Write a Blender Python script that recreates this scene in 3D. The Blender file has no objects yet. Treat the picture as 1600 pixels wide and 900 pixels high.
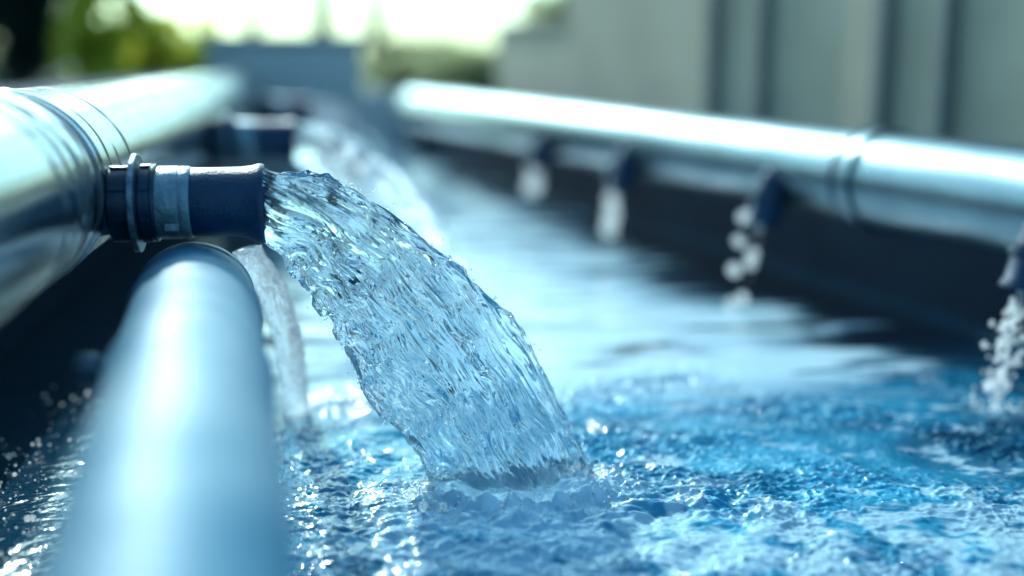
import bpy, bmesh, math, random
import numpy as np
from mathutils import Vector, Matrix

R = math.radians
rng = np.random.default_rng(7)
random.seed(7)
sc = bpy.context.scene

# ------------------------------------------------------------------ camera
CAM = np.array([0.0, 0.0, 0.675])
F = 1800.0                                  # focal length in pixels of the 1600 px photograph
PITCH = math.atan(350 / F)
YAW = math.atan(280 / F * math.cos(PITCH))
fw = np.array([math.sin(YAW) * math.cos(PITCH), math.cos(YAW) * math.cos(PITCH), -math.sin(PITCH)])
rt = np.array([math.cos(YAW), -math.sin(YAW), 0.0])
up = np.cross(rt, fw)
cd = bpy.data.cameras.new('camera')
cam = bpy.data.objects.new('camera', cd)
sc.collection.objects.link(cam)
cam.matrix_world = Matrix(((rt[0], up[0], -fw[0], CAM[0]), (rt[1], up[1], -fw[1], CAM[1]),
                           (rt[2], up[2], -fw[2], CAM[2]), (0, 0, 0, 1)))
cd.sensor_width = 36
cd.lens = 36 * F / 1600
cd.clip_start, cd.clip_end = 0.02, 2000
cd.dof.use_dof = True
cd.dof.focus_distance = 1.80
cd.dof.aperture_fstop = 0.66
cd.dof.aperture_blades = 0
sc.camera = cam


def ray(px, py):
    d = fw + rt * (px - 800) / F - up * (py - 450) / F
    return d


def at_y(px, py, y):                        # scene point seen at a pixel, on the upright plane Y = y
    d = ray(px, py)
    return CAM + d * (y - CAM[1]) / d[1]


def at_z(px, py, z):
    d = ray(px, py)
    return CAM + d * (z - CAM[2]) / d[2]


def at_d(px, py, depth):
    return CAM + ray(px, py) * depth


# ------------------------------------------------------------------ light
SUN_EL, SUN_AZ = R(31), R(-15)               # azimuth from +Y towards +X
w = bpy.data.worlds.new('World')
sc.world = w
w.use_nodes = True
nt = w.node_tree
sky = nt.nodes.new('ShaderNodeTexSky')
sky.sky_type = 'NISHITA'
sky.sun_disc = False
sky.sun_elevation = SUN_EL
sky.sun_rotation = SUN_AZ
sky.air_density, sky.dust_density, sky.ozone_density = 1.0, 3.0, 4.0
bg = nt.nodes['Background']
bg.inputs[1].default_value = 0.15
cool = nt.nodes.new('ShaderNodeMix')         # the picture is balanced cool
cool.data_type, cool.blend_type = 'RGBA', 'MULTIPLY'
cool.inputs['Factor'].default_value = 1
cool.inputs[7].default_value = (.58, .995, 1.0, 1)
nt.links.new(sky.outputs[0], cool.inputs[6])
nt.links.new(cool.outputs[2], bg.inputs[0])
sd = bpy.data.lights.new('sun', 'SUN')
sd.energy = 2.0
sd.angle = R(0.6)
sd.color = (0.82, 0.95, 1.0)
sun = bpy.data.objects.new('sun', sd)
sc.collection.objects.link(sun)
tosun = Vector((math.sin(SUN_AZ) * math.cos(SUN_EL), math.cos(SUN_AZ) * math.cos(SUN_EL), math.sin(SUN_EL)))
sun.rotation_euler = tosun.to_track_quat('Z', 'Y').to_euler()
sun.location = (0, 0, 5)

vs = sc.view_settings
vs.view_transform = 'Standard'
vs.look = 'None'
vs.exposure = 0.95
vs.gamma = 1.0
vs.use_curve_mapping = False
cy = sc.cycles
cy.use_denoising = True
cy.max_bounces = 12
cy.transmission_bounces = 9
cy.glossy_bounces = 5
cy.diffuse_bounces = 3
cy.caustics_reflective = False
cy.caustics_refractive = True
cy.sample_clamp_direct = 0
cy.sample_clamp_indirect = 5


# ------------------------------------------------------------------ helpers
def mat(name, color=(.5, .5, .5), rough=.5, metal=0.0, trans=0.0, ior=1.45, spec=.5):
    m = bpy.data.materials.new(name)
    m.use_nodes = True
    p = m.node_tree.nodes['Principled BSDF']
    p.inputs['Base Color'].default_value = (*color, 1)
    p.inputs['Roughness'].default_value = rough
    p.inputs['Metallic'].default_value = metal
    p.inputs['Transmission Weight'].default_value = trans
    p.inputs['IOR'].default_value = ior
    p.inputs['Specular IOR Level'].default_value = spec
    return m, m.node_tree, p


def N(t, kind, **kw):
    n = t.nodes.new(kind)
    for k, v in kw.items():
        if k in n.inputs:
            n.inputs[k].default_value = v
        else:
            setattr(n, k, v)
    return n


def noise_node(t, scale, detail=4, coord='Object', stretch=None, rough=.55):
    tc = N(t, 'ShaderNodeTexCoord')
    out = tc.outputs[coord]
    if stretch:
        mp = N(t, 'ShaderNodeMapping')
        mp.inputs['Scale'].default_value = stretch
        t.links.new(out, mp.inputs[0])
        out = mp.outputs[0]
    n = N(t, 'ShaderNodeTexNoise', Scale=scale, Detail=detail, Roughness=rough)
    t.links.new(out, n.inputs['Vector'])
    return n.outputs[0]


def ramp(t, src, stops):
    r = N(t, 'ShaderNodeValToRGB')
    el = r.color_ramp.elements
    while len(el) < len(stops):
        el.new(.5)
    for e, (pos, c) in zip(el, stops):
        e.position = pos
        e.color = (*c, 1) if len(c) == 3 else c
    t.links.new(src, r.inputs[0])
    return r.outputs[0]


def bump(t, p, src, strength, dist=.01):
    b = N(t, 'ShaderNodeBump', Strength=strength, Distance=dist)
    t.links.new(src, b.inputs['Height'])
    t.links.new(b.outputs[0], p.inputs['Normal'])


def vary(name, c0, c1, scale, rough=.7, bstr=.3, bscale=None, metal=0.0, stretch=None, spec=.5):
    m, t, p = mat(name, c0, rough, metal, spec=spec)
    n = noise_node(t, scale, 5, stretch=stretch)
    t.links.new(ramp(t, n, [(.35, c0), (.68, c1)]), p.inputs['Base Color'])
    if bstr:
        bump(t, p, noise_node(t, bscale or scale * 6, 5, stretch=stretch), bstr)
    return m


def grid_faces(nu, nv, wrap_v=False):
    a = np.arange(nu * nv).reshape(nu, nv)
    if wrap_v:
        b = np.roll(a, -1, axis=1)
        q = np.stack([a[:-1], b[:-1], b[1:], a[1:]], -1)
    else:
        q = np.stack([a[:-1, :-1], a[:-1, 1:], a[1:, 1:], a[1:, :-1]], -1)
    return q.reshape(-1, 4)


def quick_mesh(name, V, Q, smooth=True):
    """mesh from an (n,3) array and an (m,k) array of equal-sized faces"""
    me = bpy.data.meshes.new(name)
    V = np.asarray(V, np.float32)
    Q = np.asarray(Q, np.int32)
    k = Q.shape[1]
    me.vertices.add(len(V))
    me.vertices.foreach_set('co', V.ravel())
    me.loops.add(Q.size)
    me.loops.foreach_set('vertex_index', Q.ravel())
    me.polygons.add(len(Q))
    me.polygons.foreach_set('loop_start', np.arange(0, Q.size, k, dtype=np.int32))
    me.update(calc_edges=True)
    me.polygons.foreach_set('use_smooth', np.full(len(Q), smooth))
    me.validate()
    return me


class MB:
    def __init__(self):
        self.v, self.f = [], []

    def add(self, V, Fs):
        o = len(self.v)
        self.v += [tuple(map(float, p)) for p in V]
        self.f += [tuple(int(i) + o for i in f) for f in Fs]
        return self

    def box(self, c, s, rz=0.0):
        cx, cyy, cz = c
        hx, hy, hz = s[0] / 2, s[1] / 2, s[2] / 2
        V = []
        for z in (-hz, hz):
            for x, y in ((-hx, -hy), (hx, -hy), (hx, hy), (-hx, hy)):
                V.append((cx + x * math.cos(rz) - y * math.sin(rz), cyy + x * math.sin(rz) + y * math.cos(rz), cz + z))
        return self.add(V, [(3, 2, 1, 0), (4, 5, 6, 7), (0, 1, 5, 4), (1, 2, 6, 5), (2, 3, 7, 6), (3, 0, 4, 7)])

    def lathe(self, origin, axis, prof, n=48, closed=True, fn=None):
        """prof: list of (distance along the axis, radius); fn(t, angle, r) may bend the radius"""
        A = Vector(axis).normalized()
        U = A.cross(Vector((0, 0, 1)))
        if U.length < 1e-4:
            U = Vector((1, 0, 0))
        U.normalize()
        W = U.cross(A)
        O = Vector(origin)
        V = []
        for t, r in prof:
            for k in range(n):
                a = 2 * math.pi * k / n
                rr = fn(t, a, r) if fn else r
                V.append(O + A * t + (U * math.cos(a) + W * math.sin(a)) * rr)
        Fs = []
        m = len(prof)
        for i in range(m - 1):
            for k in range(n):
                k2 = (k + 1) % n
                Fs.append((i * n + k, i * n + k2, (i + 1) * n + k2, (i + 1) * n + k))
        if closed:
            Fs.append(tuple(range(n - 1, -1, -1)))
            Fs.append(tuple(range((m - 1) * n, m * n)))
        return self.add(V, Fs)

    def tube(self, pts, radii, n=8):
        V, Fs = [], []
        P = [Vector(p) for p in pts]
        for i, p in enumerate(P):
            d = (P[min(i + 1, len(P) - 1)] - P[max(i - 1, 0)]).normalized()
            u = d.cross(Vector((.3, .2, .9)))
            u.normalize()
            v = d.cross(u)
            for k in range(n):
                a = 2 * math.pi * k / n
                V.append(p + (u * math.cos(a) + v * math.sin(a)) * radii[i])
        for i in range(len(P) - 1):
            for k in range(n):
                k2 = (k + 1) % n
                Fs.append((i * n + k, i * n + k2, (i + 1) * n + k2, (i + 1) * n + k))
        Fs.append(tuple(range(n - 1, -1, -1)))
        Fs.append(tuple(range((len(P) - 1) * n, len(P) * n)))
        return self.add(V, Fs)

    def build(self, name, m, parent=None, smooth=True, bevel=0.0):
        me = bpy.data.meshes.new(name)
        me.from_pydata(self.v, [], self.f)
        me.update()
        return link(name, me, m, parent, smooth, bevel)


def link(name, me, m, parent=None, smooth=True, bevel=0.0):
    if m:
        me.materials.append(m)
    o = bpy.data.objects.new(name, me)
    sc.collection.objects.link(o)
    if parent:
        o.parent = parent
    if smooth:
        me.polygons.foreach_set('use_smooth', np.full(len(me.polygons), True))
        me.set_sharp_from_angle(angle=R(38))
    if bevel:
        b = o.modifiers.new('bevel', 'BEVEL')
        b.width = bevel
        b.segments = 2
        b.limit_method = 'ANGLE'
    return o


def tag(o, label=None, cat=None, group=None, kind=None):
    if label:
        o['label'] = label
    if cat:
        o['category'] = cat
    if group:
        o['group'] = group
    if kind:
        o['kind'] = kind
    return o


def empty(name, loc=(0, 0, 0)):
    o = bpy.data.objects.new(name, None)
    sc.collection.objects.link(o)
    o.location = loc
    o.empty_display_size = .05
    return o


def copy_tree(o, parent=None):
    c = o.copy()
    sc.collection.objects.link(c)
    if parent:
        c.parent = parent
    for ch in list(o.children):
        copy_tree(ch, c)
    return c


PERM = rng.permutation(256)
PERM = np.concatenate([PERM, PERM, PERM])
GR = rng.normal(size=(256, 3))
GR /= np.linalg.norm(GR, axis=1)[:, None]


def perlin(x, y, z=0.0):
    x, y = np.asarray(x, float), np.asarray(y, float)
    z = np.broadcast_to(np.asarray(z, float), x.shape)
    xi, yi, zi = np.floor(x).astype(int), np.floor(y).astype(int), np.floor(z).astype(int)
    xf, yf, zf = x - xi, y - yi, z - zi
    fade = lambda t: t * t * t * (t * (t * 6 - 15) + 10)
    u, v, ww = fade(xf), fade(yf), fade(zf)
    out = 0
    for dx in (0, 1):
        for dy in (0, 1):
            for dz in (0, 1):
                h = PERM[PERM[PERM[(xi + dx) & 255] + ((yi + dy) & 255)] + ((zi + dz) & 255)]
                g = GR[h]
                dot = g[..., 0] * (xf - dx) + g[..., 1] * (yf - dy) + g[..., 2] * (zf - dz)
                out = out + dot * (u if dx else 1 - u) * (v if dy else 1 - v) * (ww if dz else 1 - ww)
    return out * 1.5


def ridged(x, y, z=0.0):
    return 1 - np.abs(perlin(x, y, z)) * 2


def sstep(a, b, x):
    t = np.clip((x - a) / (b - a), 0, 1)
    return t * t * (3 - 2 * t)


# ------------------------------------------------------------------ materials
def steel(name, c0, c1, r0, r1, band=None, axis_stretch=(3, 90, 3)):
    """brushed steel: turning marks run round the pipe (object Y is the pipe's axis)"""
    m, t, p = mat(name, c0, .3, 1.0)
    big = noise_node(t, 5, 4)
    t.links.new(ramp(t, big, [(.3, c0), (.7, c1)]), p.inputs['Base Color'])
    fine = noise_node(t, 1.6, 6, stretch=axis_stretch, rough=.7)
    rr = N(t, 'ShaderNodeMapRange')
    rr.inputs['From Min'].default_value, rr.inputs['From Max'].default_value = .3, .75
    rr.inputs['To Min'].default_value, rr.inputs['To Max'].default_value = r0, r1
    t.links.new(fine, rr.inputs['Value'])
    t.links.new(rr.outputs[0], p.inputs['Roughness'])
    bump(t, p, fine, .12, .004)
    return m


M = {}
M['steel'] = steel('brushed_steel', (.19, .25, .29), (.30, .37, .41), .10, .24)
st = M['steel'].node_tree
sp_ = st.nodes['Principled BSDF']
ra = N(st, 'ShaderNodeAttribute', attribute_name='groove')
rs_ = N(st, 'ShaderNodeSeparateColor')
st.links.new(ra.outputs['Color'], rs_.inputs[0])
rm = N(st, 'ShaderNodeMix', data_type='RGBA')
st.links.new(rs_.outputs[0], rm.inputs['Factor'])
st.links.new(sp_.inputs['Base Color'].links[0].from_socket, rm.inputs[6])
rm.inputs[7].default_value = (.02, .035, .045, 1)
st.links.new(rm.outputs[2], sp_.inputs['Base Color'])
inv = N(st, 'ShaderNodeMath', operation='SUBTRACT')
inv.inputs[0].default_value = 1.0
st.links.new(rs_.outputs[0], inv.inputs[1])
st.links.new(inv.outputs[0], sp_.inputs['Metallic'])
rx = N(st, 'ShaderNodeMath', operation='MAXIMUM')
st.links.new(sp_.inputs['Roughness'].links[0].from_socket, rx.inputs[0])
rq = N(st, 'ShaderNodeMath', operation='MULTIPLY')
rq.inputs[1].default_value = .8
st.links.new(rs_.outputs[0], rq.inputs[0])
st.links.new(rq.outputs[0], rx.inputs[1])
st.links.new(rx.outputs[0], sp_.inputs['Roughness'])
M['steel_far'] = steel('weathered_steel', (.14, .20, .235), (.21, .28, .315), .26, .40)
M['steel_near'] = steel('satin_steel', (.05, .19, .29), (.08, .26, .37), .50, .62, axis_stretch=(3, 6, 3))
nt_ = M['steel_near'].node_tree                # blurred highlights painted into the colour as broad pale patches
np_ = nt_.nodes['Principled BSDF']
nm = N(nt_, 'ShaderNodeMix', data_type='RGBA')
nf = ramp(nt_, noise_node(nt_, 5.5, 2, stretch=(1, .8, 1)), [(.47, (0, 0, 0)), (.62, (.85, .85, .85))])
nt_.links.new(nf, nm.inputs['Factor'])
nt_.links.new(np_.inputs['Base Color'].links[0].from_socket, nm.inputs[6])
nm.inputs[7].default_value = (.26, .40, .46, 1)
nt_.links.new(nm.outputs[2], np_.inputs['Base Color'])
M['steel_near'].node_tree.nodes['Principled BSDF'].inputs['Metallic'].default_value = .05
M['steel_near'].node_tree.nodes['Principled BSDF'].inputs['Specular IOR Level'].default_value = .3
M['rubber'] = vary('navy_rubber', (.002, .024, .065), (.004, .038, .092), 30, .42, .25, 220)
M['plastic'] = vary('navy_plastic', (.003, .020, .045), (.005, .030, .065), 25, .35, .15, 300)
M['band'] = vary('dull_band', (.17, .25, .29), (.26, .35, .39), 45, .45, .3, 160, metal=.6)
M['disc'] = vary('worn_disc', (.06, .12, .17), (.25, .33, .38), 60, .4, .4, 200, metal=.7)
M['concrete'] = vary('wall_concrete', (.52, .42, .295), (.64, .525, .38), 2.2, .85, .3, 30)
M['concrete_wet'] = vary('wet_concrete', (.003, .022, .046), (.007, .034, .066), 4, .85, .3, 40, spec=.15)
M['concrete_block'] = vary('block_concrete', (.46, .47, .45), (.54, .55, .52), 3, .85, .3, 30)
M['post'] = vary('post_steel', (.21, .21, .19), (.27, .27, .24), 6, .6, .2)
M['ground'] = vary('bank_soil', (.06, .08, .05), (.15, .15, .10), 3, .95, .5, 20)
M['bark'] = vary('bark', (.03, .03, .028), (.07, .06, .05), 12, .9, .6, 40)


def leaf_mat(name, c0, c1):
    m, t, p = mat(name, c0, .5)
    n = noise_node(t, 3.5, 3)
    col = ramp(t, n, [(.3, c0), (.7, c1)])
    t.links.new(col, p.inputs['Base Color'])
    tr = N(t, 'ShaderNodeBsdfTranslucent')
    t.links.new(col, tr.inputs[0])
    mx = N(t, 'ShaderNodeMixShader')
    mx.inputs[0].default_value = .72
    out = t.nodes['Material Output']
    t.links.new(p.outputs[0], mx.inputs[1])
    t.links.new(tr.outputs[0], mx.inputs[2])
    t.links.new(mx.outputs[0], out.inputs[0])
    return m


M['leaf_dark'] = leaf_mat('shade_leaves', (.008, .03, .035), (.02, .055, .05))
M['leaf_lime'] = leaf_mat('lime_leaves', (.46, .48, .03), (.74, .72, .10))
M['leaf_pale'] = leaf_mat('pale_leaves', (.30, .33, .16), (.45, .46, .26))
M['leaf_mid'] = leaf_mat('mid_leaves', (.05, .08, .05), (.10, .13, .08))

# clear water of the jets
m, t, p = mat('clear_water', (1.0, 1.0, 1.0), .03, 0, 1.0, 1.333)
at = N(t, 'ShaderNodeAttribute', attribute_name='air')
tr = N(t, 'ShaderNodeBsdfTranslucent')
tr.inputs[0].default_value = (.72, .90, 1, 1)
mu = N(t, 'ShaderNodeMath', operation='MULTIPLY')
mu.inputs[1].default_value = .55
t.links.new(at.outputs['Fac'], mu.inputs[0])
mx = N(t, 'ShaderNodeMixShader')
t.links.new(mu.outputs[0], mx.inputs[0])
t.links.new(p.outputs[0], mx.inputs[1])
t.links.new(tr.outputs[0], mx.inputs[2])
t.links.new(mx.outputs[0], t.nodes['Material Output'].inputs[0])
va = N(t, 'ShaderNodeVolumeAbsorption', Density=6.0)
va.inputs['Color'].default_value = (.05, .45, .64, 1)
t.links.new(va.outputs[0], t.nodes['Material Output'].inputs['Volume'])
M['jet'] = m
# jets seen far away, full of air
m, t, p = mat('aerated_water', (.94, .98, 1.0), .10, 0, 1.0, 1.333)
tr = N(t, 'ShaderNodeBsdfTranslucent')
tr.inputs[0].default_value = (.92, .97, 1, 1)
mx = N(t, 'ShaderNodeMixShader')
mx.inputs[0].default_value = .13
t.links.new(p.outputs[0], mx.inputs[1])
t.links.new(tr.outputs[0], mx.inputs[2])
t.links.new(mx.outputs[0], t.nodes['Material Output'].inputs[0])
M['jet_air'] = m
# drops: clear bodies full of fine bubbles, light goes through them
m, t, p = mat('water_drops', (.97, .99, 1.0), .08, 0, 1.0, 1.333)
tr = N(t, 'ShaderNodeBsdfTranslucent')
tr.inputs[0].default_value = (1, 1, 1, 1)
cl = N(t, 'ShaderNodeBsdfTransparent')
m1 = N(t, 'ShaderNodeMixShader')
m1.inputs[0].default_value = .45
t.links.new(tr.outputs[0], m1.inputs[1])
t.links.new(cl.outputs[0], m1.inputs[2])
mx = N(t, 'ShaderNodeMixShader')
mx.inputs[0].default_value = .85
t.links.new(p.outputs[0], mx.inputs[1])
t.links.new(m1.outputs[0], mx.inputs[2])
t.links.new(mx.outputs[0], t.nodes['Material Output'].inputs[0])
M['drop'] = m

# pool water: attribute 'foam_glare' = air in the water (x) and froth on it (y), sky glare painted into both
m, t, p = mat('pool_water', (.01, .05, .1), .05, 0, 0, 1.333)
at = N(t, 'ShaderNodeAttribute', attribute_name='foam_glare')
sep = N(t, 'ShaderNodeSeparateColor')
t.links.new(at.outputs['Color'], sep.inputs[0])
deep = ramp(t, sep.outputs[0], [(0, (.002, .020, .038)), (.5, (.010, .15, .26)), (1, (.032, .34, .51))])
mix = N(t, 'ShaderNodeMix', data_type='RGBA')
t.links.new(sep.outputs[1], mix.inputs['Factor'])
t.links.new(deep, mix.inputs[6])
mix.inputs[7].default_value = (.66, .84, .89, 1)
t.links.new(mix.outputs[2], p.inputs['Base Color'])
mr = N(t, 'ShaderNodeMapRange')
mr.inputs['To Min'].default_value, mr.inputs['To Max'].default_value = .05, .18
t.links.new(sep.outputs[1], mr.inputs['Value'])
t.links.new(mr.outputs[0], p.inputs['Roughness'])
bump(t, p, noise_node(t, 60, 3, stretch=(1, 1.6, 1)), .10, .004)
M['water'] = m

# ------------------------------------------------------------------ setting: geometry of the basin
PD = ray(200, 100)
PD[2] = 0
PD = PD / np.linalg.norm(PD)                 # direction of the right-hand pipe (away from the camera)
PN = np.array([PD[1], -PD[0], 0.0])          # to its right
RP0 = at_d(1600, 316, 2.45)                  # right pipe's axis where it leaves the picture
RR = 0.121
GZ = 0.40


def on_right(s, off, z):                     # along the right pipe, off to its right
    q = RP0 + PD * s + PN * off
    return np.array([q[0], q[1], z])


FAR = 9.2
bl = [np.array([-.80, -3.0]), np.array([-.80, FAR]),
      None, None]
b2 = RP0 + PN * .34
sF = (FAR - b2[1]) / PD[1]
bl[2] = (b2 + PD * sF)[:2]
sN = (-3.0 - b2[1]) / PD[1]
bl[3] = (b2 + PD * sN)[:2]
# far end must stay open: the right bank meets the far bank
g = MB()
outer = [(-900, -900), (-900, 900), (900, 900), (900, -900)]
V = [(x, y, GZ) for x, y in outer] + [(*q, GZ) for q in bl]
g.add(V, [(0, 4, 5, 1)[::-1], (1, 5, 6, 2)[::-1], (2, 6, 7, 3)[::-1], (3, 7, 4, 0)[::-1]])
tag(g.build('ground', M['ground'], smooth=False), kind='structure')


def slab(name, a, b, thick, z0, z1, m, side=1):
    a, b = np.array(a), np.array(b)
    d = b - a
    L = np.linalg.norm(d)
    n = np.array([d[1], -d[0]]) / L * side
    c = (a + b) / 2 + n * thick / 2
    return MB().box((c[0], c[1], (z0 + z1) / 2), (L, thick, z1 - z0), math.atan2(d[1], d[0]))


o = slab('basin_wall', bl[0], bl[1], .25, -.3, .60, None, -1).build('basin_wall', M['concrete_wet'], smooth=False, bevel=.01)  # raised out of sight behind the pipe to keep sky reflections off the water
tag(o, 'dark wet side wall of the pool, raised out of sight behind the left steel pipe to block sky reflections', 'pool wall')
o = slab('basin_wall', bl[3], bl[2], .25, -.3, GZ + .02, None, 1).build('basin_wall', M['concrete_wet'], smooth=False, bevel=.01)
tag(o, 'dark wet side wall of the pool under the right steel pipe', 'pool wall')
o = slab('basin_wall', bl[1], bl[2], .3, -.3, GZ + .06, None, -1).build('basin_wall', M['concrete_block'], smooth=False, bevel=.01)
tag(o, 'grey end wall of the pool far behind the water jets', 'pool wall')

# ------------------------------------------------------------------ water surface
LAND = at_z(800, 778, 0)[:2]


def axis_pts(lo, hi, dlo, dhi, fine, grow=1.12, cap=.12):
    a = list(np.arange(dlo, dhi, fine))
    s = fine
    x = a[-1]
    while x < hi:
        s = min(s * grow, cap)
        x += s
        a.append(min(x, hi))
    s = fine
    x = dlo
    left = []
    while x > lo:
        s = min(s * grow, cap)
        x -= s
        left.append(max(x, lo))
    return np.array(left[::-1] + a)


xs = axis_pts(-.80, 6.0, -.78, 1.30, .0025, 1.05, .04)
ys = axis_pts(-1.0, FAR + .05, 1.44, 2.45, .0026, 1.010, .03)
X, Y = np.meshgrid(xs, ys, indexing='ij')
rL = np.hypot(X - LAND[0], (Y - LAND[1]))
near = 1 - sstep(2.15, 2.7, Y + .10 * perlin(X * 2.2, Y * 2.2, 3.3))
burst = np.exp(-(rL / .55) ** 2)
Z = .0090 * perlin(X / .55, Y / .17, 1.1) + .0048 * perlin(X / .22, Y / .075, 2.2)
Z += (.4 + .6 * near) * .0013 * perlin(X / .09, Y / .035, 5.2)
Z *= .22 + .78 * sstep(-.50, -.25, X)
wx, wy = X + .012 * perlin(X / .05, Y / .05, 8.1), Y + .012 * perlin(X / .05, Y / .05, 9.4)
chop = ridged(wx / .060, wy / .045, 4.4) ** 2 * .0016 + ridged(wx / .030, wy / .022, 6.1) ** 3 * .0046
chop += ridged(wx / .014, wy / .011, 2.1) ** 3 * .0024
chop += .0009 * perlin(X / .009, Y / .007, 7.7)
amp = near * (.35 + .75 * sstep(-.3, .4, perlin(X / .3, Y / .22, 12.0)))
amp = amp * (.06 + .94 * sstep(-.42, -.22, X))
Z += chop * amp
billow = np.abs(perlin(X / .07, Y / .05, 3.0)) * .012 + np.abs(perlin(X / .03, Y / .022, 5.0)) * .007
front = np.exp(-((Y - (LAND[1] - .105 - .025 * np.sin(X * 9))) / .045) ** 2) * sstep(-.1, .1, X) * (1 - sstep(.5, .8, X))
Z += billow * (front * .95 + .25 * near * (1 - sstep(1.5, 1.75, Y)) + .5 * burst)
# a ring of disturbed water round the foot of the jet
Z += .006 * np.exp(-((rL - .17) / .045) ** 2) * (.6 + .8 * perlin(X / .06, Y / .06, 21.))
Z += .0055 * np.cos(rL * 62 + 1.5 * perlin(X / .2, Y / .2, 70.)) * np.exp(-rL / .5) * near * sstep(-.38, -.2, X)
airn = perlin(X / .45, Y / .3, 30.) * .5 + perlin(X / .12, Y / .08, 31.) * .35
aer_glare = np.clip(near * (1.0 -   .28 * sstep(.75, 1.3, X + airn * .3) - 1.0 * (1 - sstep(-.35, -.1, X + .1 * airn))) * (.75 + airn), 0, 1)
aer_glare = np.clip(np.maximum(aer_glare, burst * .9), 0, 1)
froth_glare = np.clip(sstep(.0, .45, perlin(X / .10, Y / .06, 41.) + .55 * perlin(X / .028, Y / .018, 42.) - .24
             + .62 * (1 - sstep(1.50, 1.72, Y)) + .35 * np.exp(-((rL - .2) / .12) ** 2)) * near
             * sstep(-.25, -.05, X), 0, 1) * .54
# sky glare on the pool painted as pale froth; its right edge runs from the far end towards the camera
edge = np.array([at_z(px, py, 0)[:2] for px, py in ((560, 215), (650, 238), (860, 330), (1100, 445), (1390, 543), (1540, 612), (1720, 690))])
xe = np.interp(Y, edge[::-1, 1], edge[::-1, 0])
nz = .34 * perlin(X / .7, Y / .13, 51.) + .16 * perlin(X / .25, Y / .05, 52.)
sky_glare = sstep(-.05, .22, xe - X + nz) * sstep(-.32, -.12, X + nz * .3)
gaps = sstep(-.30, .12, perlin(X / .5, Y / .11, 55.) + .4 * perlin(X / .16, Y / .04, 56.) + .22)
sky_glare = sky_glare * (.04 + .96 * gaps) * sstep(2.05, 2.45, Y + .2 * nz)
froth_glare = np.clip(np.maximum(froth_glare, sky_glare * .88), 0, 1)
aer_glare = np.clip(np.maximum(aer_glare, sky_glare), 0, 1)
for lx, ly in ((1572, 642), (1150, 490), (955, 378), (838, 312)):   # where the trickles fall in
    qx, qy = at_z(lx, ly, 0)[:2]
    rr_ = np.hypot(X - qx, Y - qy)
    Z += .0035 * np.cos(rr_ * 150) * np.exp(-rr_ / .07)
    froth_glare = np.maximum(froth_glare, .8 * np.exp(-(rr_ / .055) ** 2) * (.6 + perlin(X / .03, Y / .02, 66.)))
froth_glare = np.clip(froth_glare, 0, 1)
foot = np.exp(-((np.hypot((X - LAND[0]) / 1.15, (Y - LAND[1]) / .66) - .135) / .050) ** 2)
Z += foot * (.000 + .008 * np.abs(perlin(X / .045, Y / .04, 61.)) + .009 * np.abs(perlin(X / .018, Y / .016, 62.)) + .005 * np.abs(perlin(X / .009, Y / .008, 64.)))
lip = np.hypot((X - LAND[0] - .012) / 1.12, (Y - LAND[1]) / .56)      # boiling water heaped against the jet
heap = np.exp(-((lip - .128 - .010 * perlin(X / .05, Y / .05, 81.)) / .020) ** 2) * (.35 + .65 * (1 - sstep(-.03, .01, Y - LAND[1])))
Z += heap * np.clip(.010 + .030 * np.abs(perlin(X / .032, Y / .030, 82.)) + .012 * np.abs(perlin(X / .012, Y / .012, 83.)), 0, .04)
froth_glare = np.clip(np.maximum(froth_glare, heap * (.45 + .9 * perlin(X / .022, Y / .02, 84.))), 0, 1)
inner = 1 - sstep(.10, .17, np.hypot((X - LAND[0]) / 1.15, (Y - LAND[1]) / .62))
froth_glare = np.clip(np.maximum(froth_glare, np.maximum(foot, inner) * (.85 + .7 * perlin(X / .03, Y / .025, 63.))), 0, 1)
me = quick_mesh('water', np.stack([X, Y, Z], -1).reshape(-1, 3), grid_faces(*X.shape)[:, ::-1])
ca = me.color_attributes.new('foam_glare', 'FLOAT_COLOR', 'POINT')
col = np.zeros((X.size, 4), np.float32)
col[:, 0], col[:, 1], col[:, 3] = aer_glare.ravel(), froth_glare.ravel(), 1
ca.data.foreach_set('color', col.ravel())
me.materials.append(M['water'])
wo = bpy.data.objects.new('water', me)
sc.collection.objects.link(wo)
tag(wo, kind='structure')

# ------------------------------------------------------------------ left steel pipe with its outlets
NY = 1.80                                    # the sharp outlet stands in the plane Y = NY
PX, PZ, PR = -.478, .675 - .181, .144
root = empty('steel_pipe', (PX, 0, PZ))
tag(root, 'big scratched steel pipe on the left carrying three navy outlets', 'pipe')
END = 6.3
ts = np.concatenate([np.arange(-1.2, 1.1, .1), np.arange(1.1, 2.1, .0022), np.arange(2.1, END + .01, .05)])
th = np.linspace(0, 2 * np.pi, 161)[:-1]
Tt, Th = np.meshgrid(ts, th, indexing='ij')
warp = Tt + .012 * perlin(np.cos(Th) * 1.3 + 4, np.sin(Th) * 1.3, Tt * 2)
bandm = np.exp(-((warp - 1.64) / .12) ** 2)
groove = np.clip(perlin(warp * 70, Th * 0 + 3.3, np.cos(Th) * .5) * 1.4 - .25, 0, 1)
groove2 = np.clip(perlin(warp * 190, Th * 0 + 7.3, np.cos(Th) * 1.1 + np.sin(Th)) * 1.4 - .2, 0, 1)
rad = PR - bandm * (.0050 * groove + .0014 * groove2) + .0006 * perlin(np.cos(Th) * 2, np.sin(Th) * 2, Tt * 5)
for yc in (1.73, 1.765, 3.0, 4.6):           # raised hoops
    rad += .0028 * np.exp(-((warp - yc) / .0045) ** 4)
me = quick_mesh('shell', np.stack([np.cos(Th) * rad, Tt, np.sin(Th) * rad], -1).reshape(-1, 3),
                grid_faces(*Tt.shape, wrap_v=True))
ga = me.color_attributes.new('groove', 'FLOAT_COLOR', 'POINT')
gc = np.zeros((Tt.size, 4), np.float32)
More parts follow.
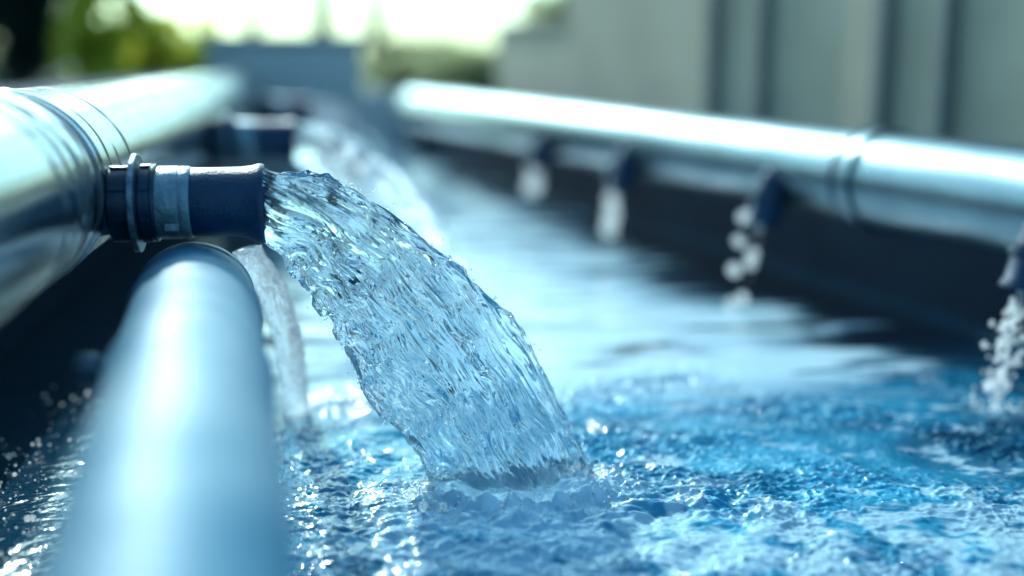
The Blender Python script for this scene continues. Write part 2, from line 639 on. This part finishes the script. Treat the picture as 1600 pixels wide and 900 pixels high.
gl = np.clip(perlin(warp * 60, Th * 0 + 5.1, np.cos(Th) * .7 + .8 * np.sin(Th)) * 2.4 - .55, 0, 1) * sstep(.1, .6, bandm)
gl = gl * .3
for yc, wd, sd_ in ((1.50, .004, 1), (1.56, .0035, 2), (1.585, .005, 3), (1.62, .003, 4), (1.635, .003, 5), (1.66, .005, 6), (1.69, .003, 7),
                    (1.71, .004, 8), (1.80, .003, 9), (1.83, .003, 10), (1.89, .004, 11), (1.99, .004, 12), (2.12, .005, 13)):
    wv = warp + .010 * perlin(np.cos(Th) * 1.6 + sd_, np.sin(Th) * 1.6, Tt * 0 + sd_)
    gl = np.maximum(gl, np.exp(-((wv - yc) / (wd * 2.6)) ** 2) * sstep(-.35, .1, perlin(np.cos(Th) * 2.2 + sd_ * 3.3, np.sin(Th) * 2.2, Tt * 0 + 1.5)))
gl = np.maximum(gl, .6 * np.clip(perlin(warp * 150, Th * 0 + 1.1, np.cos(Th) + .8 * np.sin(Th)) * 2.2 - .5, 0, 1) * bandm * .8)
gc[:, 0] = gl.ravel()
gc[:, 3] = 1
ga.data.foreach_set('color', gc.ravel())
link('shell', me, M['steel'], root, smooth=False)


def outlet(parent, loc):
    """navy hose outlet pointing along +X; built in a frame whose origin is the centre of its mouth"""
    def X(px):
        return (px - 414) / 1000.0
    out = empty('outlet', loc)
    out.parent = parent
    s = MB()
    prof = [(X(296), .050), (X(304), .0525), (X(330), .0525), (X(362), .0525), (X(380), .0535), (X(395), .057),
            (X(405), .0605), (X(411), .0610), (X(415), .0585), (X(413), .054), (X(400), .047), (X(300), .045)]

    def flare(t, a, r):
        dn = max(0.0, -math.sin(a))
        k = float(sstep(X(365), X(405), t))
        return r + k * (.007 * dn ** 2 - .003) * (1 if r > .05 else .4) + .0004 * math.sin(3 * a + t * 90)
    s.lathe((0, 0, 0), (1, 0, 0), prof, 96, closed=False, fn=flare)
    s.build('rubber_sleeve', M['rubber'], out)
    b = MB()
    b.lathe((0, 0, 0), (1, 0, 0), [(X(255), .052), (X(256), .0545), (X(258), .0552), (X(288), .0552), (X(289), .0542),
            (X(291), .0542), (X(292), .0548), (X(304), .0548), (X(306), .0535), (X(306.5), .052)], 96, closed=False)
    b.box((X(281), -.0545, -.030), (.020, .006, .010))
    b.build('clamp_band', M['band'], out)
    c = MB()
    c.lathe((0, 0, 0), (1, 0, 0), [(X(186), .050), (X(188), .054), (X(190), .0565), (X(216), .0572), (X(219), .056),
            (X(232), .056), (X(234), .059), (X(249), .0592), (X(250.5), .0572), (X(251.5), .0592), (X(256), .058),
            (X(257), .050)], 96, closed=False)
    for k in range(8):
        a = k * math.pi / 4 + .32
        for x0, x1, r in ((191, 217, .0578), (235, 249, .0598)):
            q = MB()
            V = []
            for rr in (r - .004, r + .0026):
                for da in (-.045, .045):
                    for xx in (x0, x1):
                        V.append((X(xx), math.cos(a + da) * rr, math.sin(a + da) * rr))
            c.add(V, [(0, 1, 3, 2), (4, 6, 7, 5), (0, 4, 5, 1), (2, 3, 7, 6), (0, 2, 6, 4), (1, 5, 7, 3)])
    c.build('lock_nut', M['plastic'], out, bevel=.0006)
    e = MB()
    e.lathe((0, 0, 0), (1, 0, 0), [(X(120), .052), (X(166), .052), (X(176), .0485), (X(189), .0475)], 64, closed=False)
    e.build('pipe_stub', M['steel'], out)
    d = MB()
    d.lathe((0, 0, 0), (1, 0, 0), [(X(220.5), .054), (X(221), .0725), (X(222), .0740), (X(228), .0740), (X(229.5), .0725),
            (X(230), .054)], 96, closed=False,
            fn=lambda t, a, r: r + (.0012 * math.sin(9 * a) * math.sin(5 * a + 1) if r > .06 else 0))
    d.build('flange_disc', M['disc'], out)
    return out


mouth = at_y(414, 314, NY)
OUT_Y = [NY, 3.30, 5.45]
o0 = outlet(root, (mouth[0] - PX, NY, mouth[2] - PZ))
for yy in OUT_Y[1:]:
    c = copy_tree(o0, root)
    c.location = (mouth[0] - PX, yy, mouth[2] - PZ)

# ------------------------------------------------------------------ the water jets
TOP = [(406, 261), (432, 274), (480, 275), (520, 283), (560, 300), (600, 325), (650, 366), (690, 400), (725, 424),
       (748, 452), (788, 492), (818, 532), (840, 580), (868, 630), (898, 682), (924, 732), (946, 780), (958, 815)]
BOT = [(406, 372), (428, 386), (450, 406), (472, 433), (498, 468), (520, 500), (545, 545), (566, 592), (590, 628),
       (618, 664), (648, 704), (672, 742), (688, 785), (694, 815)]


def resample(pts, n):
    P = np.array([at_y(px, py, NY) for px, py in pts])[:, [0, 2]]
    d = np.concatenate([[0], np.cumsum(np.linalg.norm(np.diff(P, axis=0), axis=1))])
    u = np.linspace(0, d[-1], n)
    Q = np.stack([np.interp(u, d, P[:, i]) for i in (0, 1)], -1)
    k = max(3, n // 40)                       # take the corners off
    ker = np.hanning(2 * k + 3)[1:-1]
    ker /= ker.sum()
    pad = np.concatenate([Q[:1] * 2 - Q[1:len(ker) // 2 + 1][::-1], Q, Q[-1:] * 2 - Q[-len(ker) // 2:-1][::-1]])
    return np.stack([np.convolve(pad[:, i], ker, 'valid')[:n] for i in (0, 1)], -1)


def jet_mesh(name, nu, nv, seed, detail=1.0, spread=1.0):
    T, B = resample(TOP, nu), resample(BOT, nu)
    C = (T + B) / 2
    ax = (T - B) / 2
    a = np.linalg.norm(ax, axis=1)
    ad = ax / a[:, None]
    u = np.linspace(0, 1, nu)
    L = np.concatenate([[0], np.cumsum(np.linalg.norm(np.diff(C, axis=0), axis=1))])
    b = np.interp(u, [0, .1, .4, .8, 1], [.050, .050, .048, .056, .066]) * spread
    v = np.linspace(0, 2 * np.pi, nv + 1)[:-1]
    U, Vv = np.meshgrid(np.arange(nu), v, indexing='ij')
    cs, sn = np.cos(Vv), np.sin(Vv)
    ca = np.sign(cs) * np.abs(cs) ** .85
    sa = np.sign(sn) * np.abs(sn) ** .85
    Lu = L[:, None] + 0 * Vv
    # place across the jet, in metres
    A, Bq = ca * a[:, None], sa * b[:, None]
    grow = sstep(0.0, .10, u)[:, None] * .75 + .25
    late = sstep(.25, .9, u)[:, None]
    wob = .010 * perlin(Lu / .06, A / .05, Bq / .05 + seed)
    A2, B2, L2 = A + wob, Bq + wob * .7, Lu + .6 * wob
    n1 = perlin(L2 / .20, A2 / .042 + seed, B2 / .042)
    n2 = perlin(L2 / .13, A2 / .019, B2 / .019 + seed * 2)
    n3 = ridged(L2 / .080, A2 / .011 + seed, B2 / .011)
    n4 = perlin(L2 / .024, A2 / .0062, B2 / .0062 + seed) * (.35 + 1.3 * sstep(-.2, .35, perlin(L2 / .09, A2 / .03, B2 / .03 + 7.7)))
    n5 = perlin(L2 / .0075, A2 / .0036 + seed, B2 / .0036)
    rough = sstep(-.22, .30, perlin(L2 / .16, A2 / .030 + 5.5, B2 / .04 + seed) + .15 * (1 - late))
    n3, n4, n5 = n3 * (.35 + .85 * rough), n4 * (.3 + 1.15 * rough), n5 * (.4 + 1.6 * rough)
    h = grow * (.0112 * n1 * (.5 + .8 * late) + .0092 * n2 + .0066 * n3 * detail + (.0040 - .0012 * late) * n4 * detail
                + .0004 * n5 * detail * (1.2 - .5 * late))
    nx, ny = ca / a[:, None], sa / b[:, None]
    nl = np.hypot(nx, ny)
    A3, B3 = A + h * nx / nl, Bq + h * ny / nl
    P = np.empty(U.shape + (3,))
    P[..., 0] = C[:, None, 0] + ad[:, None, 0] * A3
    P[..., 1] = B3
    P[..., 2] = C[:, None, 1] + ad[:, None, 1] * A3
    Vt = P.reshape(-1, 3)
    Q = grid_faces(nu, nv, wrap_v=True)
    Vt = np.concatenate([Vt, [P[0].mean(0)], [P[-1].mean(0)]])
    air = np.clip(perlin(L2 / .12, A2 / .013, B2 / .03 + 3.3 + seed) * 2.4 - .45 + .30 * late, 0, 1)
    foot_ = sstep(.80, .97, u)[:, None] * np.clip(.75 + 1.4 * perlin(L2 / .05, A2 / .02, B2 / .03 + 8.8), 0, 1)
    air = np.clip(.42 * air + 1.1 * foot_, 0, 1)
    air = np.concatenate([air.ravel(), [0, 0]])
    return Vt, Q, air


def jet(name, nu, nv, seed, m, y, detail=1.0, spread=1.0):
    Vt, Q, air = jet_mesh(name, nu, nv, seed, detail, spread)
    # close the ends with thin triangles written as degenerate-free quads is not possible: use pydata-free tris
    tri = np.concatenate([Q[:, [0, 1, 2]], Q[:, [0, 2, 3]]])
    k = np.arange(nv)
    k2 = (k + 1) % nv
    c0, c1 = nu * nv, nu * nv + 1
    e = (nu - 1) * nv
    tri = np.concatenate([tri, np.stack([k2, k, k * 0 + c0], -1), np.stack([e + k, e + k2, k * 0 + c1], -1)])
    me = quick_mesh(name, Vt, tri)
    ca = me.color_attributes.new('air', 'FLOAT_COLOR', 'POINT')
    ca.data.foreach_set('color', np.repeat(air[:, None], 4, 1).astype(np.float32).ravel())
    me.materials.append(m)
    o = bpy.data.objects.new(name, me)
    sc.collection.objects.link(o)
    o.location = (0, y, 0)
    bm = bmesh.new()
    bm.from_mesh(me)
    bmesh.ops.recalc_face_normals(bm, faces=bm.faces)
    bm.to_mesh(me)
    bm.free()
    return o


o = jet('water_jet', 760, 520, 3.1, M['jet'], NY)
tag(o, 'clear sparkling water jet arching from the sharp nearest outlet into the pool', 'water jet', 'jets from the left pipe')
j = jet('water_jet', 170, 110, 9.7, M['jet_air'], OUT_Y[1], .3, 1.3)
tag(j, 'blurred white water jet from the second outlet, right behind the sharp jet', 'water jet', 'jets from the left pipe')
c = j.copy()
sc.collection.objects.link(c)
c.location = (0, OUT_Y[2], 0)
tag(c, 'hazy white water jet from the farthest outlet beside the grey block', 'water jet', 'jets from the left pipe')


# ------------------------------------------------------------------ drops
ICO = None


def ico():
    global ICO
    if ICO is None:
        bm = bmesh.new()
        bmesh.ops.create_icosphere(bm, subdivisions=2, radius=1)
        ICO = (np.array([v.co[:] for v in bm.verts]), np.array([[v.index for v in f.verts] for f in bm.faces]))
        bm.free()
    return ICO


def drops(name, pts, radii, m, parent=None, squash=None):
    V0, F0 = ico()
    Vs, Fs = [], []
    for i, (p, r) in enumerate(zip(pts, radii)):
        sq = np.array([1, 1, squash[i] if squash is not None else 1.0])
        lump = 1 + .12 * np.sin(V0 @ rng.normal(size=3) * 2.5 + i)
        Vs.append(V0 * lump[:, None] * r * sq + np.array(p))
        Fs.append(F0 + i * len(V0))
    me = quick_mesh(name, np.concatenate(Vs), np.concatenate(Fs))
    me.materials.append(m)
    o = bpy.data.objects.new(name, me)
    sc.collection.objects.link(o)
    if parent:
        o.parent = parent
    return o


# spray round the foot of the jet and along its edges
pts, rad = [], []
sq = []
for k in range(520):
    a = rng.uniform(0, 2 * math.pi)
    q = abs(rng.normal(0, .028)) + .118
    pts.append((LAND[0] + math.cos(a) * q * 1.12, LAND[1] + math.sin(a) * q * .62, min(rng.exponential(.012), .06) + .004))
    rad.append(rng.uniform(.0008, .0036) * rng.uniform(.5, 1))
    sq.append(rng.uniform(.8, 2.4))
for k in range(170):                         # drops torn from the edges of the jet
    e = TOP if rng.random() < .6 else BOT
    n_ = rng.integers(3, len(e) - 2)
    fr = rng.random()
    px = e[n_][0] * (1 - fr) + e[n_ + 1][0] * fr
    py = e[n_][1] * (1 - fr) + e[n_ + 1][1] * fr
    off_ = rng.exponential(6) + 3
    sg = 1 if e is TOP else -1
    q = at_y(px + sg * off_ * .8, py - sg * off_ * .5, NY + rng.normal(0, .02))
    pts.append(q)
    rad.append(min(.0006 + rng.exponential(.0006), .003))
    sq.append(rng.uniform(1, 1.6))
tag(drops('spray', pts, rad, M['jet'], squash=sq), 'fine spray of drops round the foot of the sharp jet', 'spray', kind='stuff')
pts, rad = [], []
for k in range(320):
    a = rng.uniform(0, 2 * math.pi)
    q = abs(rng.normal(0, .022)) + .120
    pts.append((LAND[0] + math.cos(a) * q * 1.15, LAND[1] + math.sin(a) * q * .64, min(rng.exponential(.007), .04) + .004))
    rad.append(rng.uniform(.0008, .0030) * rng.uniform(.6, 1))
for k in range(420):                         # lumps of bubbles along the line where it enters
    a = rng.uniform(0, 2 * math.pi)
    q = rng.normal(0, .010) + .124 + .012 * math.sin(a * 7) + (.03 * rng.random() if rng.random() < .3 else 0)
    pts.append((LAND[0] + math.cos(a) * q * 1.10, LAND[1] + math.sin(a) * q * .62,
                .004 + max(0, rng.normal(.004, .008)) * (.6 + .6 * math.sin(a * 5 + 1) ** 2)))
    rad.append(min(.0016 + rng.exponential(.0018), .008))
tag(drops('froth', pts, rad, M['drop']), 'white froth bubbling up where the sharp jet lands', 'froth', kind='stuff')
pts, rad = [], []
for px, py, r in ((546, 236, .016), (566, 262, .013), (601, 286, .016), (629, 324, .017), (512, 214, .010), (528, 250, .010), (585, 300, .009),
                  (612, 305, .008), (497, 205, .009)):
    pts.append(at_y(px, py, OUT_Y[1] - .16))
    rad.append(r)
tag(drops('spray', pts, rad, M['drop']), 'bright round drops flying along the second jet', 'spray', kind='stuff')
# splash drops standing in for glints on the dark water under the left pipe
pts, rad = [], []
for k in range(230):
    px, py = rng.uniform(-10, 150), rng.uniform(600, 880)
    if px > 150 - (py - 600) * .10 or (py < 680 and px < 70 * rng.random() + 40):
        continue
    q = at_z(px, py, rng.uniform(0.003, .02))
    pts.append(q)
    rad.append(min(.0007 + rng.exponential(.0011), .0055))
tag(drops('glint_splash', pts, rad, M['drop']), 'splash drops standing in for glints on the dark water under the left pipe', 'glint_splash', kind='stuff')

# ------------------------------------------------------------------ near, out-of-focus pipe
NR, NZ = .091, .318
p1, p2 = at_z(272, 890, NZ), at_z(305, 470, NZ)
nd = p2 - p1
nl = np.linalg.norm(nd)
nd /= nl
near_root = empty('steel_pipe', p2)
tag(near_root, 'blurred pale blue steel pipe in the foreground, running under the sharp outlet', 'pipe')
near_root.rotation_euler = (0, 0, -math.atan2(nd[0], nd[1]))
ts = np.concatenate([np.arange(-2.6, -.03, .02), np.linspace(-.03, 0.0, 10), np.linspace(.004, .052, 12)])
th = np.linspace(0, 2 * np.pi, 97)[:-1]
Tt, Th = np.meshgrid(ts, th, indexing='ij')
rad = np.where(Tt > 0, NR * np.sqrt(np.clip(1 - (Tt / .0535) ** 2, 0, 1)), NR)
rad = rad + np.where(Tt < -.02, .0035 * perlin(np.cos(Th) * .9, np.sin(Th) * .9, Tt * 6 + 2), 0)
for yc in (-.52, -.155):
    rad += .004 * np.exp(-((Tt - yc) / .012) ** 4)
link('shell', quick_mesh('shell', np.stack([np.cos(Th) * rad, Tt, np.sin(Th) * rad], -1).reshape(-1, 3),
                         grid_faces(*Tt.shape, wrap_v=True)), M['steel_near'], near_root, smooth=False)
b = MB()
b.lathe((-.115, -.30, -.02), (1, 0, 0), [(-.03, .014), (-.022, .020), (.0, .020), (.006, .013), (.04, .013)], 24)
b.build('drain_plug', M['band'], near_root)


# water running off the end of that pipe
def sheet_fall():
    edge_r = [(412, 372), (428, 405), (448, 450), (462, 500), (470, 550), (475, 600), (478, 650), (480, 720)]
    edge_l = [(372, 380), (384, 410), (400, 452), (414, 500), (424, 550), (430, 600), (434, 650), (436, 720)]
    n = 240
    yc = 2.02
    def rs(e):
        P = np.array([at_y(a, b, yc) for a, b in e])[:, [0, 2]]
        d = np.linspace(0, 1, len(P))
        return np.stack([np.interp(np.linspace(0, 1, n), d, P[:, i]) for i in (0, 1)], -1)
    A, B = rs(edge_r), rs(edge_l)
    C, ax = (A + B) / 2, (A - B) / 2
    nv = 120
    v = np.linspace(0, 2 * np.pi, nv + 1)[:-1]
    u = np.linspace(0, 1, n)
    P = np.empty((n, nv, 3))
    cs, sn = np.cos(v)[None], np.sin(v)[None]
    yy = u[:, None] * .30 - .09
    l = u[:, None] * .3 + 0 * cs
    h = 1 + .22 * perlin(l / .06, cs * 2 + 0 * l, sn * 2 + 0 * l) + .15 * perlin(l / .022, cs * 4 + 0 * l, sn * 4 + 0 * l) + .10 * perlin(l / .010, cs * 9 + 0 * l, sn * 9 + 0 * l)
    P[..., 0] = C[:, None, 0] + ax[:, None, 0] * cs * h
    P[..., 2] = C[:, None, 1] + ax[:, None, 1] * cs * h
    P[..., 1] = yc + yy + .03 * sn * h
    Q = grid_faces(n, nv, wrap_v=True)
    me = quick_mesh('water_sheet', P.reshape(-1, 3), Q)
    me.materials.append(M['jet_air'])
    o = bpy.data.objects.new('water_sheet', me)
    sc.collection.objects.link(o)
    bm = bmesh.new()
    bm.from_mesh(me)
    bmesh.ops.holes_fill(bm, edges=[e for e in bm.edges if e.is_boundary], sides=0)
    bmesh.ops.recalc_face_normals(bm, faces=bm.faces)
    bm.to_mesh(me)
    bm.free()
    return o


tag(sheet_fall(), 'thin pale sheet of water falling beside the blurred foreground pipe', 'water fall')

# ------------------------------------------------------------------ right steel pipe
def s_at_px(px, off=0.0, dz=0.0):                              # where along the right pipe its axis passes a picture column
    lo, hi = -1.0, 12.0
    for _ in range(60):
        mid = (lo + hi) / 2
        q = RP0 + PD * mid + PN * off + np.array([0, 0, dz]) - CAM
        x = 800 + F * (q @ rt) / (q @ fw)
        if x > px:
            lo = mid
        else:
            hi = mid
    return lo


S0, S1 = -1.5, s_at_px(650)
rp = empty('steel_pipe', RP0)
rp.rotation_euler = (0, 0, -math.atan2(PD[0], PD[1]))
tag(rp, 'long blurred steel pipe on the right with short downward outlets', 'pipe')
ts = np.concatenate([np.arange(S0, S1, .04), [S1]])
Tt, Th = np.meshgrid(ts, np.linspace(0, 2 * np.pi, 97)[:-1], indexing='ij')
rad = RR + .0012 * perlin(np.cos(Th) * 1.2, np.sin(Th) * 1.2, Tt * 4)
link('shell', quick_mesh('shell', np.stack([np.cos(Th) * rad, Tt, np.sin(Th) * rad], -1).reshape(-1, 3),
                         grid_faces(*Tt.shape, wrap_v=True)), M['steel_far'], rp, smooth=False)


sj = s_at_px(1372)
b = MB()
b.lathe((0, sj, 0), (0, 1, 0), [(-.05, RR), (-.05, RR + .010), (-.006, RR + .010), (-.004, RR + .002), (.028, RR + .002),
        (.03, RR + .008), (.055, RR + .008), (.055, RR)], 96, closed=False)
b.build('coupling', M['steel_far'], rp)
b = MB()
b.lathe((0, sj + .010, 0), (0, 1, 0), [(-.015, RR + .001), (-.014, RR + .005), (.014, RR + .005), (.015, RR + .001)], 96, closed=False)
b.build('gasket', M['rubber'], rp)
b = MB()
b.lathe((0, S1, 0), (0, 1, 0), [(-.03, RR + .006), (.0, RR + .008), (.03, RR * .9), (.05, RR * .5)], 64)
b.build('end_cap', M['steel_far'], rp)

RIGHT = [1600, 1187, 966, 838]
tr_labels = ['sparkling broken trickle under the near outlet at the right edge',
             'blurred bright drops under the second outlet of the right pipe',
             'string of round pale glints under the third outlet of the right pipe',
             'two pale round glints under the farthest outlet of the right pipe']
dv = Vector((-.30, 0, -1)).normalized()
big = [[], [(1163, 338), (1184, 335), (1182, 355), (1155, 377), (1175, 397), (1172, 412), (1147, 422), (1160, 466), (1142, 476)],
       [(960, 285), (957, 311), (955, 336), (952, 357)], [(835, 262), (832, 290)]]
OO, OZ = -RR * .98 - .030, -RR * .50 - .088
first = None
for i, px in enumerate(RIGHT):
    s = s_at_px(px, OO, OZ)
    if first is None:
        ot = empty('outlet', (-RR * .98, s, -RR * .50))
        ot.parent = rp
        b = MB()
        b.lathe((0, 0, 0), dv, [(-.055, .030), (-.045, .040), (.005, .044), (.008, .052), (.030, .052), (.034, .046), (.075, .046), (.088, .051),
                (.095, .050), (.09, .042), (.03, .040)], 48, closed=False)
        b.build('rubber_sleeve', M['rubber'], ot)
        b = MB()
        b.lathe((0, 0, 0), dv, [(.010, .0515), (.011, .055), (.026, .055), (.027, .0515)], 48, closed=False)
        b.build('clamp_band', M['plastic'], ot)
        b = MB()
        b.lathe((RR * .55, 0, RR * .20), (-1, 0, -.42), [(-.0, .040), (.050, .040), (.075, .036)], 40)
        b.build('pipe_stub', M['plastic'], ot)
        first = ot
    else:
        ot = copy_tree(first, rp)
        ot.location = (-RR * .98, s, -RR * .50)
    base = RP0 + PD * s + PN * OO + np.array([0, 0, OZ])
    depth = (base - CAM) @ fw
    n = [150, 6, 5, 4][i]
    r0, r1 = [(.0030, .0066), (.002, .005), (.003, .006), (.003, .006)][i]
    pts, rad, sq = [], [], []
    for z in rng.uniform(0, 1, n) ** .8:
        spread = .008 + .016 * z
        pts.append((base[0] - PN[0] * .04 * z ** .5 + rng.normal(0, spread), base[1] + rng.normal(0, spread),
                    base[2] - z * (base[2] + .005)))
        rad.append(rng.uniform(r0, r1) * (1.1 - .3 * z))
        sq.append(rng.uniform(1, 1.5))
    for (bx, by) in big[i]:
        pts.append(at_d(bx, by, depth + rng.uniform(-.03, .03)))
        rad.append([0, .0165, .030, .040][i] * rng.uniform(.9, 1.1))
        sq.append(1.05)
    for k in range(26 if i == 0 else 0):     # the thin thread of water itself, pinched and swollen
        z = k / 25
        pts.append((base[0] - PN[0] * .04 * z ** .5 + .003 * math.sin(k * 1.7), base[1] + .003 * math.sin(k * 2.3),
                    base[2] - z * (base[2] + .01)))
        rad.append((.0020, .0022, .0030, .0035)[i] * (1 + .35 * math.sin(k * 2.1 + i)))
        sq.append((base[2] + .01) / 25 / rad[-1] * .60)
    o = drops('water_trickle', pts, rad, M['drop'], squash=sq)
    tag(o, tr_labels[i], 'trickle', 'trickles under the right pipe')

# ------------------------------------------------------------------ grey block the left pipe comes from
q0, q1 = at_y(318, 130, 6.0), at_y(566, 130, 6.0)
blk = empty('valve_chamber', ((q0[0] + q1[0]) / 2, 6.3, 0))
tag(blk, 'blurred grey concrete chamber at the far end of the left pipe', 'chamber')
wd = q1[0] - q0[0]
top = at_y(450, 66, 6.0)[2]
MB().box((0, .3, top / 2 - .1), (wd, .8, top + .2)).build('body', M['concrete_block'], blk, smooth=False, bevel=.02)
MB().box((0, .3, top + .02), (wd + .06, .86, .036)).build('cover_slab', M['concrete_block'], blk, smooth=False, bevel=.01)

# ------------------------------------------------------------------ panel wall on the right bank
WOFF = .62
def wall_s(px):
    lo, hi = -2.0, 14.0
    for _ in range(60):
        mid = (lo + hi) / 2
        q = on_right(mid, WOFF, .8) - CAM
        x = 800 + F * (q @ rt) / (q @ fw)
        lo, hi = (mid, hi) if x > px else (lo, mid)
    return lo


sA, sB = -2.0, wall_s(885)
wr = empty('panel_wall', on_right(0, WOFF, GZ))
wr.rotation_euler = (0, 0, -math.atan2(PD[0], PD[1]))
tag(wr, 'long grey panel wall with dark posts behind the right steel pipe', 'wall')
H = 1.0
MB().box((.06, (sA + sB) / 2, H / 2 - .05), (.12, sB - sA, H + .1)).build('panels', M['concrete'], wr, smooth=False, bevel=.006)
MB().box((.06, (sA + sB) / 2, H + .026), (.18, sB - sA, .05)).build('coping', M['concrete'], wr, smooth=False, bevel=.006)


lw = empty('panel_wall', on_right(0, WOFF, GZ))
lw.rotation_euler = wr.rotation_euler
tag(lw, 'low grey wall continuing the tall panel wall at its far end', 'wall')
sC, H2 = wall_s(775), .50
MB().box((.06, (sB + sC) / 2 + .004, H2 / 2 - .05), (.11, sC - sB - .008, H2 + .1)).build('panels', M['concrete'], lw, smooth=False, bevel=.006)
MB().box((.06, (sB + sC) / 2 + .02, H2 + .021), (.15, sC - sB - .04, .04)).build('coping', M['concrete'], lw, smooth=False, bevel=.006)
for px in (1122, 1200, 1392, 1490, 1660):
    MB().box((-.024, wall_s(px), H / 2), (.05, .055, H)).build('post', M['post'], wr, smooth=False, bevel=.005)


# ------------------------------------------------------------------ trees and bushes
def foliage(n, centre, radii, leaf, clumps, seed):
    g = np.random.default_rng(seed)
    cc = g.normal(size=(clumps, 3))
    cc /= np.linalg.norm(cc, axis=1)[:, None]
    cc *= (g.random((clumps, 1)) ** .5) * .8
    cr = g.uniform(.22, .42, clumps)
    k = g.integers(0, clumps, n)
    d = g.normal(size=(n, 3))
    d /= np.linalg.norm(d, axis=1)[:, None]
    P = (cc[k] + d * (cr[k] * g.random(n) ** .4)[:, None]) * np.array(radii) + np.array(centre)
    a = g.normal(size=(n, 3))
    a /= np.linalg.norm(a, axis=1)[:, None]
    b = np.cross(a, g.normal(size=(n, 3)))
    b /= np.linalg.norm(b, axis=1)[:, None]
    s = (leaf * g.uniform(.6, 1.3, n))[:, None]
    V = np.stack([P - a * s, P + b * s * .45, P + a * s, P - b * s * .45], 1).reshape(-1, 3)
    return V, np.arange(4 * n).reshape(n, 4)


def plant(name, loc, h, radii, leaf, n, clumps, m, label, cat, group, seed, trunk_r=.05, crown_z=None):
    root = empty(name, loc)
    tag(root, label, cat, group)
    g = np.random.default_rng(seed)
    cz = crown_z if crown_z else h - radii[2]
    tb = MB()
    tb.tube([(0, 0, -.05), (.02, 0, h * .25), (-.02, .02, h * .5), (0, 0, cz + radii[2] * .3)],
            [trunk_r * 1.3, trunk_r, trunk_r * .8, trunk_r * .4])
    for k in range(6):
        a = g.uniform(0, 6.28)
        z0 = g.uniform(.35, .7) * cz
        tb.tube([(0, 0, z0), (math.cos(a) * radii[0] * .3, math.sin(a) * radii[1] * .3, z0 + .25 * (cz - z0) + radii[2] * .2),
                 (math.cos(a) * radii[0] * .65, math.sin(a) * radii[1] * .65, cz + radii[2] * g.uniform(-.2, .5))],
                [trunk_r * .5, trunk_r * .35, trunk_r * .12], 6)
    tb.build('trunk', M['bark'], root)
    V, Q = foliage(n, (0, 0, cz), radii, leaf, clumps, seed)
    link('crown', quick_mesh('crown', V, Q, False), m, root, smooth=False)
    return root


def ground_pt(px, y):
    q = at_y(px, 100, y)
    return (q[0], q[1], GZ)


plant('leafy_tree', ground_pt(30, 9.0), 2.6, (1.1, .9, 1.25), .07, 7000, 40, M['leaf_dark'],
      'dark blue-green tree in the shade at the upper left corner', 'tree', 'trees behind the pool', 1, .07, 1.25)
plant('bush', ground_pt(160, 8.0), .80, (.45, .40, .42), .055, 1100, 14, M['leaf_lime'],
      'sunlit lime green bush behind the left steel pipe', 'bush', 'bushes behind the pool', 2, .02)
plant('bush', ground_pt(270, 8.6), .66, (.42, .40, .36), .055, 1000, 14, M['leaf_lime'],
      'lower yellow-green bush between the lime bush and the grey block', 'bush', 'bushes behind the pool', 3, .02)
plant('bush', ground_pt(640, 13.0), .62, (.75, .5, .34), .06, 1100, 16, M['leaf_pale'],
      'pale olive bush beyond the end wall, right of the grey block', 'bush', 'bushes behind the pool', 4, .02)
plant('bush', ground_pt(760, 9.7), .58, (.62, .5, .32), .06, 1100, 16, M['leaf_pale'],
      'low pale yellow bush left of the far end of the panel wall', 'bush', 'bushes behind the pool', 5, .02)
plant('bush', ground_pt(872, 10.5), 1.0, (.5, .5, .5), .06, 1200, 16, M['leaf_pale'],
      'taller dull olive bush behind the low end of the panel wall', 'bush', 'bushes behind the pool', 6, .02)
lab = ['slender bare trunk against the white sky above the lime bush', 'thin trunk against the white sky above the grey block',
       'bare dark trunk against the sky at the right end of the grey block', 'pale slim trunk in the bright sky left of the panel wall']
for i, (px, y, r) in enumerate(((203, 26, .24), (396, 32, .24), (505, 28, .26), (588, 36, .30))):
    plant('leafy_tree', ground_pt(px, y), 5.6, (.9, .9, 1.3), .12, 900, 12, M['leaf_mid'], lab[i], 'tree',
          'trees behind the pool', 20 + i, r)
